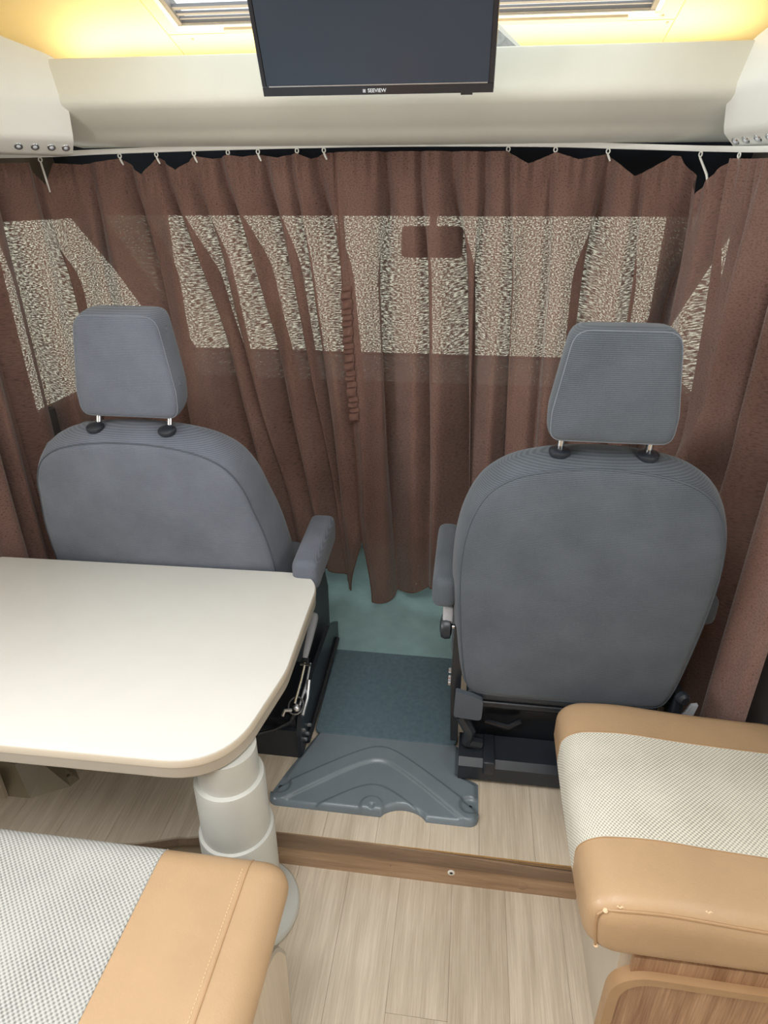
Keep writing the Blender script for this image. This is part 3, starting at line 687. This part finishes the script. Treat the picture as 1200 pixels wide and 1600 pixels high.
m = MB(); m.prism([(1.225, CZ), (1.225, .20), (1.26, .25), (1.40, .27), (1.62, .27), (1.74, .20), (1.74, CZ)], -.395, -.383, 'x'); m.build('floor_bracket', 'black', ls, False)
MB().box(-.70, -.395, 1.228, 1.24, CZ, .21).build('rear_panel', 'black', ls, False)
MB().box(-.69, -.398, 1.24, 1.47, CZ+.002, .24).build('base_box', 'black_metal', ls, False)
MB().tube([(-.378, 1.27, .135), (-.378, 1.45, .14), (-.378, 1.70, .16)], .008, 8).build('slide_rail', 'black_metal', ls)
MB().tube([(-.381, 1.25, .245), (-.379, 1.30, .262), (-.379, 1.33, .30)], .006, 8).build('edge_rod', 'steel', ls)
for (yy, zz) in ((1.262, .150), (1.285, .147), (1.31, .155), (1.255, .19)):
    MB().lathe([(.006, 0), (.006, .006), (.003, .008)], (-.383, yy, zz), 8, (1, 0, 0)).build('bolt', 'steel', ls)
hb = thing('handbrake_lever', 'handbrake lever with light grey grip beside the left seat', 'lever', (-.40, 1.32, .2))
MB().rings([[(-.405+w*cx_, yy+h_*.3*cz_, zz+h_*cz_) for cx_, cz_ in ((-1, -1), (1, -1), (1, 1), (-1, 1))] for yy, zz, w, h_ in ((1.385, .318, .008, .009), (1.40, .325, .010, .011), (1.47, .352, .013, .014), (1.52, .372, .015, .015), (1.525, .374, .012, .012))]).build('grip', 'grey_grip', hb, True, None, 1)
MB().tube([(-.402, 1.39, .318), (-.402, 1.33, .294), (-.405, 1.265, .27)], .0045, 8).build('rod', 'chrome', hb)
MB().tube([(-.388, 1.385, .31), (-.386, 1.33, .288), (-.392, 1.26, .262)], .0035, 8).build('rod', 'steel', hb)
MB().tube([(-.414, 1.375, .312), (-.385, 1.375, .312)], .005, 8).build('cross_pin', 'chrome', hb)
MB().rbox(-.412, -.392, 1.378, 1.392, .305, .325, .003, 2).build('collar', 'black', hb)
MB().tube([(-.40+.02*cos(a), 1.262+.022*sin(a), .268+.010*sin(a)) for a in [2*pi*k/18 for k in range(18)]], .0022, 6, closed=True).build('spring_ring', 'steel', hb)
MB().lathe([(.010, 0), (.010, .012), (.005, .016)], (-.40, 1.258, .262), 12, (.4, -.4, .6)).build('pivot', 'steel', hb)
MB().tube([(-.41, 1.25, .262), (-.425, 1.24, .268), (-.43, 1.235, .255)], .005, 8).build('cable_end', 'steel', hb)
MB().tube([(-.40, 1.25, .255), (-.41, 1.236, .235), (-.45, 1.222, .215), (-.50, 1.215, .20)], .006, 8).build('cable', 'black_metal', hb)

# ================================================================= CAB FLOOR: mat, carpet, tread plate
mat = tag(MB().prism(round_poly([(-.366, 1.316), (.030, 1.316), (.018, 1.682), (-.378, 1.682)], [.02, .02, .005, .005]), CZ+.0005, CZ+.012).build('floor_mat', 'mat', None, False), 'dark teal carpet mat lying between the two seats', 'mat')
rim = round_poly([(-.366, 1.316), (.030, 1.316), (.018, 1.682), (-.378, 1.682)], [.02, .02, .005, .005])
MB().tube([(a, b, CZ+.010) for a, b in inset(rim, .002)], .0045, 6, closed=True).build('bound_edge', 'mat', mat)
cp = MB(); P = []
for i in range(25):
    xx = -.60+.9*i/24; row = []
    for j in range(25):
        yy = 1.684+(2.39-1.684)*j/24; row.append((xx, yy, CZ+.006+.004*math.exp(-((yy-1.70)/.03)**2)+.05*smooth(2.15, 2.5, yy)+.003*sin(xx*30+yy*9)))
    P.append(row)
cp.grid(P); tag(cp.build('tunnel_carpet', 'carpet'), 'teal carpet covering the cab floor under the curtain hems', 'carpet')
# moulded tread plate with arched ribs
tp = thing('tread_plate', 'blue-grey moulded plastic tread plate with arched ribs at the step', 'plate', (-.175, 1.2, CZ))
NX, NY = 150, 84; PC = -.172
def arch(xr, apex, half, end):
    """height of an arch line above the near edge, at |xr| from the middle: straight flanks and a round crown"""
    k = (apex-end)/half*1.17; return apex+.05*k-math.sqrt((k*xr)**2+(.05*k)**2)
def plate_front(x):
    c = (x+.092)/.055; f = 1.071
    if abs(c) < 1: f += .026*(1-c*c)**.7
    e = abs(x-PC)-.238
    if e > 0: f += .022*(1-math.sqrt(max(0, 1-(e/.024)**2)))
    return f
P = []
for i in range(NX+1):
    row = []
    xb = PC-.262+.524*i/NX
    for j in range(NY+1):
        t = j/NY; f = plate_front(xb); yy = f+(1.316-f)*t
        xx = PC+(xb-PC)*(1-.30*max(0, t-.05)**1.1) if xb < PC else PC+(xb-PC)*(1-.20*smooth(.46, .60, t))
        xr = abs(xx-PC); h = .0022+.0085*smooth(.0, .012, yy-f)*smooth(0, .014, .262-abs(xb-PC))
        def side(ap, half, en, w=.006): return smooth(-w, w, arch(xr, ap, half, en)-yy)
        h += .0080*side(1.282, .226, 1.128)
        h -= .0060*side(1.232, .205, 1.083)
        h += .0060*side(1.154, .088, 1.092, .005)
        d = math.hypot(xx-PC, (yy-1.086))
        h += .004*smooth(.030, .026, d)-.004*smooth(.0075, .006, d)
        for cx_ in (-.414, .069): h -= .0085*smooth(.030, .020, math.hypot(xx-cx_, yy-1.125))
        if yy < f+.0005: h = .0005
        row.append((xx, yy, CZ+max(h, .0012 if yy > f+.0005 else .0005)))
    P.append(row)
MB().grid(P).build('moulding', 'plate', tp, angle=60)
def rib(ap, half, en, r, z, lim):
    pts = [(PC+xr, arch(abs(xr), ap, half, en), CZ+z) for xr in [-half+2*half*k/60 for k in range(61)]]
    return MB().tube([p for p in pts if p[1] > lim], r, 6)
rib(1.2345, .203, 1.085, .0026, .0140, 1.083).build('rib', 'plate', tp)
for (a, b) in ((PC, 1.086), (-.414, 1.125), (.069, 1.125)):
    zc = CZ+(.0125 if a == PC else .0065); q = MB().lathe([(.006, -.004), (.006, .001), (.004, .003), (.0015, .0034)], (a, b, CZ+(.0095 if a == PC else .0035)), 14).build('screw', 'black_metal', tp)
    MB().box(a-.003, a+.003, b-.0006, b+.0006, zc, zc+.0007).box(a-.0006, a+.0006, b-.003, b+.003, zc, zc+.0007).build('screw_cross', 'chrome', q, False)

# ================================================================= TABLE
tb = thing('dining_table', 'cream table with rounded corners on a grey telescopic pedestal', 'table', (-.432, .885, 0))
TZ = .56
to_ = round_poly([(-1.30, .780), (-.395, .792), (-.352, 1.06), (-.362, 1.46), (-1.30, 1.435)], [.02, .145, .25, .10, .02], 12)
MB().rings([[(a, b, TZ-.003) for a, b in to_], [(a, b, TZ-.0006) for a, b in inset(to_, .001)], [(a, b, TZ) for a, b in inset(to_, .004)]]).build('tabletop', 'table', tb, angle=30)
MB().rings([[(a, b, TZ-.019) for a, b in inset(to_, -.0012)], [(a, b, TZ-.006) for a, b in inset(to_, -.0016)], [(a, b, TZ-.0028) for a, b in to_]]).build('edge_rim', 'edge_dark', tb, angle=30)
MB().rings([[(a, b, TZ-.050) for a, b in inset(to_, .004)], [(a, b, TZ-.045) for a, b in inset(to_, .0005)], [(a, b, TZ-.019) for a, b in inset(to_, .0)]]).build('edge_band', 'edge', tb, angle=30)
cxy = (-.432, .885, 0)
MB().lathe([(.056, .36), (.061, .36), (.061, TZ-.0505), (.03, TZ-.0502)], cxy, 56).build('upper_tube', 'column', tb)
MB().lathe([(.066, .20), (.0715, .20), (.0715, .424), (.0695, .432), (.062, .434)], cxy, 56).build('middle_tube', 'column', tb)
MB().lathe([(.077, .012), (.0795, .012), (.0795, .276), (.0778, .282), (.0725, .284)], cxy, 56).build('lower_tube', 'column', tb)
MB().lathe([(.116, .0005), (.118, .004), (.118, .010), (.114, .015), (.082, .020), (.08, .022)], cxy, 56).build('base_disc', 'column', tb)

# beige steel foot on the raised floor under the table
fb = thing('steel_bracket', 'beige painted steel bracket on the raised floor under the table', 'bracket', (-1.05, 1.04, CZ))
MB().hexa([(-1.20, 1.01, CZ), (-1.035, 1.012, CZ), (-.955, 1.06, CZ), (-.945, 1.085, CZ), (-.97, 1.11, CZ), (-1.20, 1.11, CZ)],
          [(-1.20, 1.035, .20), (-1.075, 1.04, .20), (-1.03, 1.075, .17), (-.985, 1.088, .128), (-.99, 1.10, .128), (-1.20, 1.10, .20)]).build('body', 'bracket', fb, False)
MB().box(-1.22, -1.095, 1.002, 1.012, CZ, .21).build('front_plate', 'pale_panel', fb, False)
MB().lathe([(.005, 0), (.004, .004)], (-.972, 1.082, CZ+.01), 10, (.2, -.2, 1)).build('bolt', 'chrome', fb)

# ================================================================= BENCH CUSHIONS
def split_build(m, name_mats, key, parent, uvfn=None, sub=0):
    """one closed cushion skin cut along its seams into separate covers"""
    out = []
    for nm, mat_, kk in name_mats:
        fs_ = [f for f in m.f if key(sum((Vector(m.v[i]) for i in f), Vector())/len(f)) == kk]
        use = sorted({i for f in fs_ for i in f}); mp = {o: n for n, o in enumerate(use)}
        q = MB(); q.v = [m.v[i] for i in use]; q.f = [tuple(mp[i] for i in f) for f in fs_]
        out.append(q.build(nm, mat_, parent, True, uvfn, 0, 180))
    return out
def cut_rbox(x0, x1, y0, y1, z0, z1, r, cuts, fn=None, seg=5, step=.025):
    """rounded box whose grid has lines exactly on the seam positions: cuts = (axis, value)"""
    m = MB(); T = []
    for ax, (a, b) in enumerate(((x0, x1), (y0, y1), (z0, z1))):
        rr = r[ax]; t = {round(a+rr*(1-cos(pi/2*i/seg)), 5) for i in range(seg+1)} | {round(b-rr*(1-cos(pi/2*i/seg)), 5) for i in range(seg+1)}
        n = max(1, int((b-a-2*rr)/step)); t |= {round(a+rr+(b-a-2*rr)*i/n, 5) for i in range(n+1)} | {c for k, c in cuts if k == ax}
        T.append(sorted(t))
    lo, hi = (x0, y0, z0), (x1, y1, z1); idx = {}
    def vid(p):
        key = tuple(p)
        if key not in idx:
            c = Vector([min(max(p[i], lo[i]+r[i]), hi[i]-r[i]) for i in range(3)]); d = Vector([(p[i]-c[i])/r[i] for i in range(3)])
            q = c+Vector([d.normalized()[i]*r[i]*max(abs(d.x), abs(d.y), abs(d.z)) for i in range(3)]) if d.length > 1e-9 else Vector(p)
            if fn: q = fn(q)
            idx[key] = len(m.v); m.v.append(tuple(q)); 
        return idx[key]
    m.src = []
    for a in range(3):
        b, c = (a+1) % 3, (a+2) % 3
        for side, val in ((0, lo[a]), (1, hi[a])):
            for i in range(len(T[b])-1):
                for j in range(len(T[c])-1):
                    q = []; ctr = [0, 0, 0]
                    for (bi, cj) in ((i, j), (i+1, j), (i+1, j+1), (i, j+1)):
                        p = [0, 0, 0]; p[a] = round(val, 5); p[b] = T[b][bi]; p[c] = T[c][cj]; q.append(vid(p))
                        ctr = [u+w/4 for u, w in zip(ctr, p)]
                    m.f.append(tuple(q if side else q[::-1])); m.src.append(ctr)
    return m
def split2(m, name_mats, key, parent, uvfn=None):
    out = []
    for nm, mat_, kk in name_mats:
        fs_ = [f for f, c in zip(m.f, m.src) if key(c) == kk]
        use = sorted({i for f in fs_ for i in f}); mp = {o: n for n, o in enumerate(use)}
        q = MB(); q.v = [m.v[i] for i in use]; q.f = [tuple(mp[i] for i in f) for f in fs_]
        out.append(q.build(nm, mat_, parent, True, uvfn, 0, 180))
    return out
# left bench
lb = thing('dinette_bench', 'bench base with a pale wooden end panel, at the lower left', 'bench', (-.75, .35, 0))
MB().box(-1.30, -.30, -.05, .64, 0, .345).build('base_box', 'pale_panel', lb, False)
ep = [(.0, 0), (.655, 0), (.668, .20), (.655, .262), (.625, .315), (.585, .345), (.53, .362), (.40, .372), (.0, .38)]
ep = [(p.x, p.y) for p in catmull([(a, b, 0) for a, b in ep[1:8]], 6)]
ep = [(-.05, 0)]+ep+[(-.05, .385)]
MB().prism(ep, -.284, -.268, 'x').build('end_panel', 'pale_panel', lb, False)
MB().tube([(-.276, a, b) for a, b in ep[1:-1]], .0082, 8).build('panel_edge', 'edge', lb)
def puffL(q):
    k = .012*(1-((q.x+.76)/.52)**2)*(1-((q.y-.34)/.40)**2); return Vector((q.x, q.y, q.z+(max(k, 0) if q.z > .40 else 0)))
lc = thing('bench_cushion', 'grey woven bench cushion with a smooth tan leather end, at the lower left', 'cushion', (-.76, .34, .35), 'bench seat cushions')
mL = cut_rbox(-1.30, -.258, -.05, .728, .352, .428, (.05, .045, .036), [(0, -.492), (0, -.33)], puffL)
uvt = lambda p: (p.x+.3*p.z, p.y-.6*p.z)
pcs = split2(mL, [('woven_cover', 'fabric2', 0), ('leather_cover', 'leather', 1), ('leather_cover', 'leather', 2)], lambda c: 0 if c[0] < -.492 else (1 if c[0] < -.33 else 2), lc, uvt)
def top_line(xc, y0, y1, dx=0, n=60):
    out = []
    for k in range(n+1):
        yy = y0+(y1-y0)*k/n; z = .428
        if yy > .728-.045: t = (yy-(.728-.045))/.045; z = .428-.036*(1-math.sqrt(max(0, 1-t*t)))
        out.append(tuple(puffL(Vector((xc+dx, yy, z)))))
    return out
MB().tube(top_line(-.33, .0, .722), .0016, 6).build('seam', 'piping', pcs[1])
st = top_line(-.339, .0, .70, 0, 240)
sm = MB()
for k in range(0, 238, 2): sm.tube([Vector(st[k])+Vector((0, 0, .0004)), Vector(st[k+1])+Vector((0, 0, .0004))], .0007, 4)
so = sm.build('stitching', 'stitch', pcs[1]); so['kind'] = 'stuff'
MB().tube(top_line(-.492, .0, .722), .0014, 6).build('seam', 'fabric2', pcs[0])
# right bench
rb = thing('dinette_bench', 'bench base with a tan framed wooden front, at the lower right', 'bench', (.53, .9, 0))
MB().box(.325, XR-.003, .715, 1.13, 0, .302).build('side_panel', 'side_panel', rb, False)
fo = round_poly([(.312, .0), (.312, .272), (.757, .262), (.757, .0)], [0, .075, 0, 0], 10)
fi = round_poly([(.330, .0), (.330, .254), (.757, .244), (.757, .0)], [0, .062, 0, 0], 10)
MB().prism(fi, .700, .716, 'y').build('front_panel', 'bench_wood', rb, False)
fr = MB(); fr.rings([[(a, .690, b) for a, b in fo], [(a, .690, b) for a, b in fi], [(a, .7155, b) for a, b in fi], [(a, .7155, b) for a, b in fo]], False)
n_ = len(fo); fr.f += [(3*n_+j, 3*n_+(j+1) % n_, (j+1) % n_, j) for j in range(n_)]
fr.build('panel_frame', 'piping', rb, angle=50)
MB().box(.345, .757, .704, .716, .262, .304).build('upper_rail', 'bench_wood', rb, False)
rc = thing('bench_cushion', 'cream woven cushion with worn tan leather ends, at the lower right', 'cushion', (.5, .95, .31), 'bench seat cushions')
def puffR(q):
    u = (q.y-.70)/.49; z = q.z
    if z > .37: z += .010*sin(max(0, min(1, u))*pi)+.010*math.exp(-((q.x-.37)/.09)**2)*smooth(.35, .44, z)-.008*smooth(.45, .7, q.x)
    y = q.y+(.018*smooth(.80, .70, q.y)*(-(q.x-.26)*.12/.1))*.3
    x = q.x-.004*sin(max(0, min(1, u))*pi)*(1 if q.x < .3 else 0)
    if q.y < .75: x += .010*smooth(.74, .69, q.y)*smooth(.40, .31, q.z)*(1 if q.x < .32 else 0)
    return Vector((x, y, z))
mR = cut_rbox(.252, XR-.004, .690, 1.196, .308, .436, (.055, .034, .042), [(1, .822), (1, 1.078)], puffR)
uvr = lambda p: (p.x+p.z, p.y)
def keyR(c): return 0 if c[1] < .822 else (1 if c[1] < 1.078 else 2)
pr = split2(mR, [('leather_cover', 'leather', 0), ('woven_cover', 'fabric', 1), ('leather_cover', 'leather', 2)], keyR, rc, uvr)
# piping along the front top edge, down the near corner, seams between the covers
pp = [puffR(Vector((.278+(XR-.285)*k/40*.98, .7000+.004*max(0, 1-k/2), .4245-.006*max(0, 1-k/2)))) for k in range(41)]
MB().tube(pp, .0028, 8).build('piping', 'piping', pr[0])
cn = [puffR(Vector((.2665, .7005, .412-.080*k/10))) for k in range(11)]
MB().tube([pp[0]]+cn, .0026, 8).build('piping', 'piping', pr[0])
for (yc, o) in ((.822, 0), (1.078, 2)):
    ln = []
    for k in range(10): a = pi/2*k/9; ln.append(puffR(Vector((.307-.055*cos(a), yc, .394+.042*sin(a)))))
    ln = [puffR(Vector((.2525, yc, .37)))]+ln+[puffR(Vector((.31+(XR-.32)*k/20, yc, .436))) for k in range(21)]
    MB().tube(ln, .0013, 6).build('seam', 'piping', pr[o])
wm = [(.30, .703, .434, .012), (.36, .712, .4405, .018), (.405, .713, .441, .014), (.44, .710, .4385, .012), (.37, .692, .385, .010), (.40, .692, .387, .012), (.266, .728, .405, .02)]
for (a, b, c, L) in wm:
    q = [Vector((a+L*(k/5-.5), b+.0012*sin(k*2.1), c+.0008*sin(k*1.7))) for k in range(6)] if a > .28 else [Vector((a-.004*k/5, b+.006*sin(k), c+.030*(k/5-.5))) for k in range(6)]
    MB().tube([puffR(v) if c < .42 else v for v in q], [.0004, .0016, .0011, .0018, .0012, .0004], 5).build('worn_patch', 'leather_worn', pr[0])
for (a, b, c) in ((.278, .702, .420), (.268, .701, .330)): MB().lathe([(.0035, -.003), (.0045, 0), (.0025, .003)], puffR(Vector((a, b, c))), 10).build('frayed_corner', 'leather_worn', pr[0])
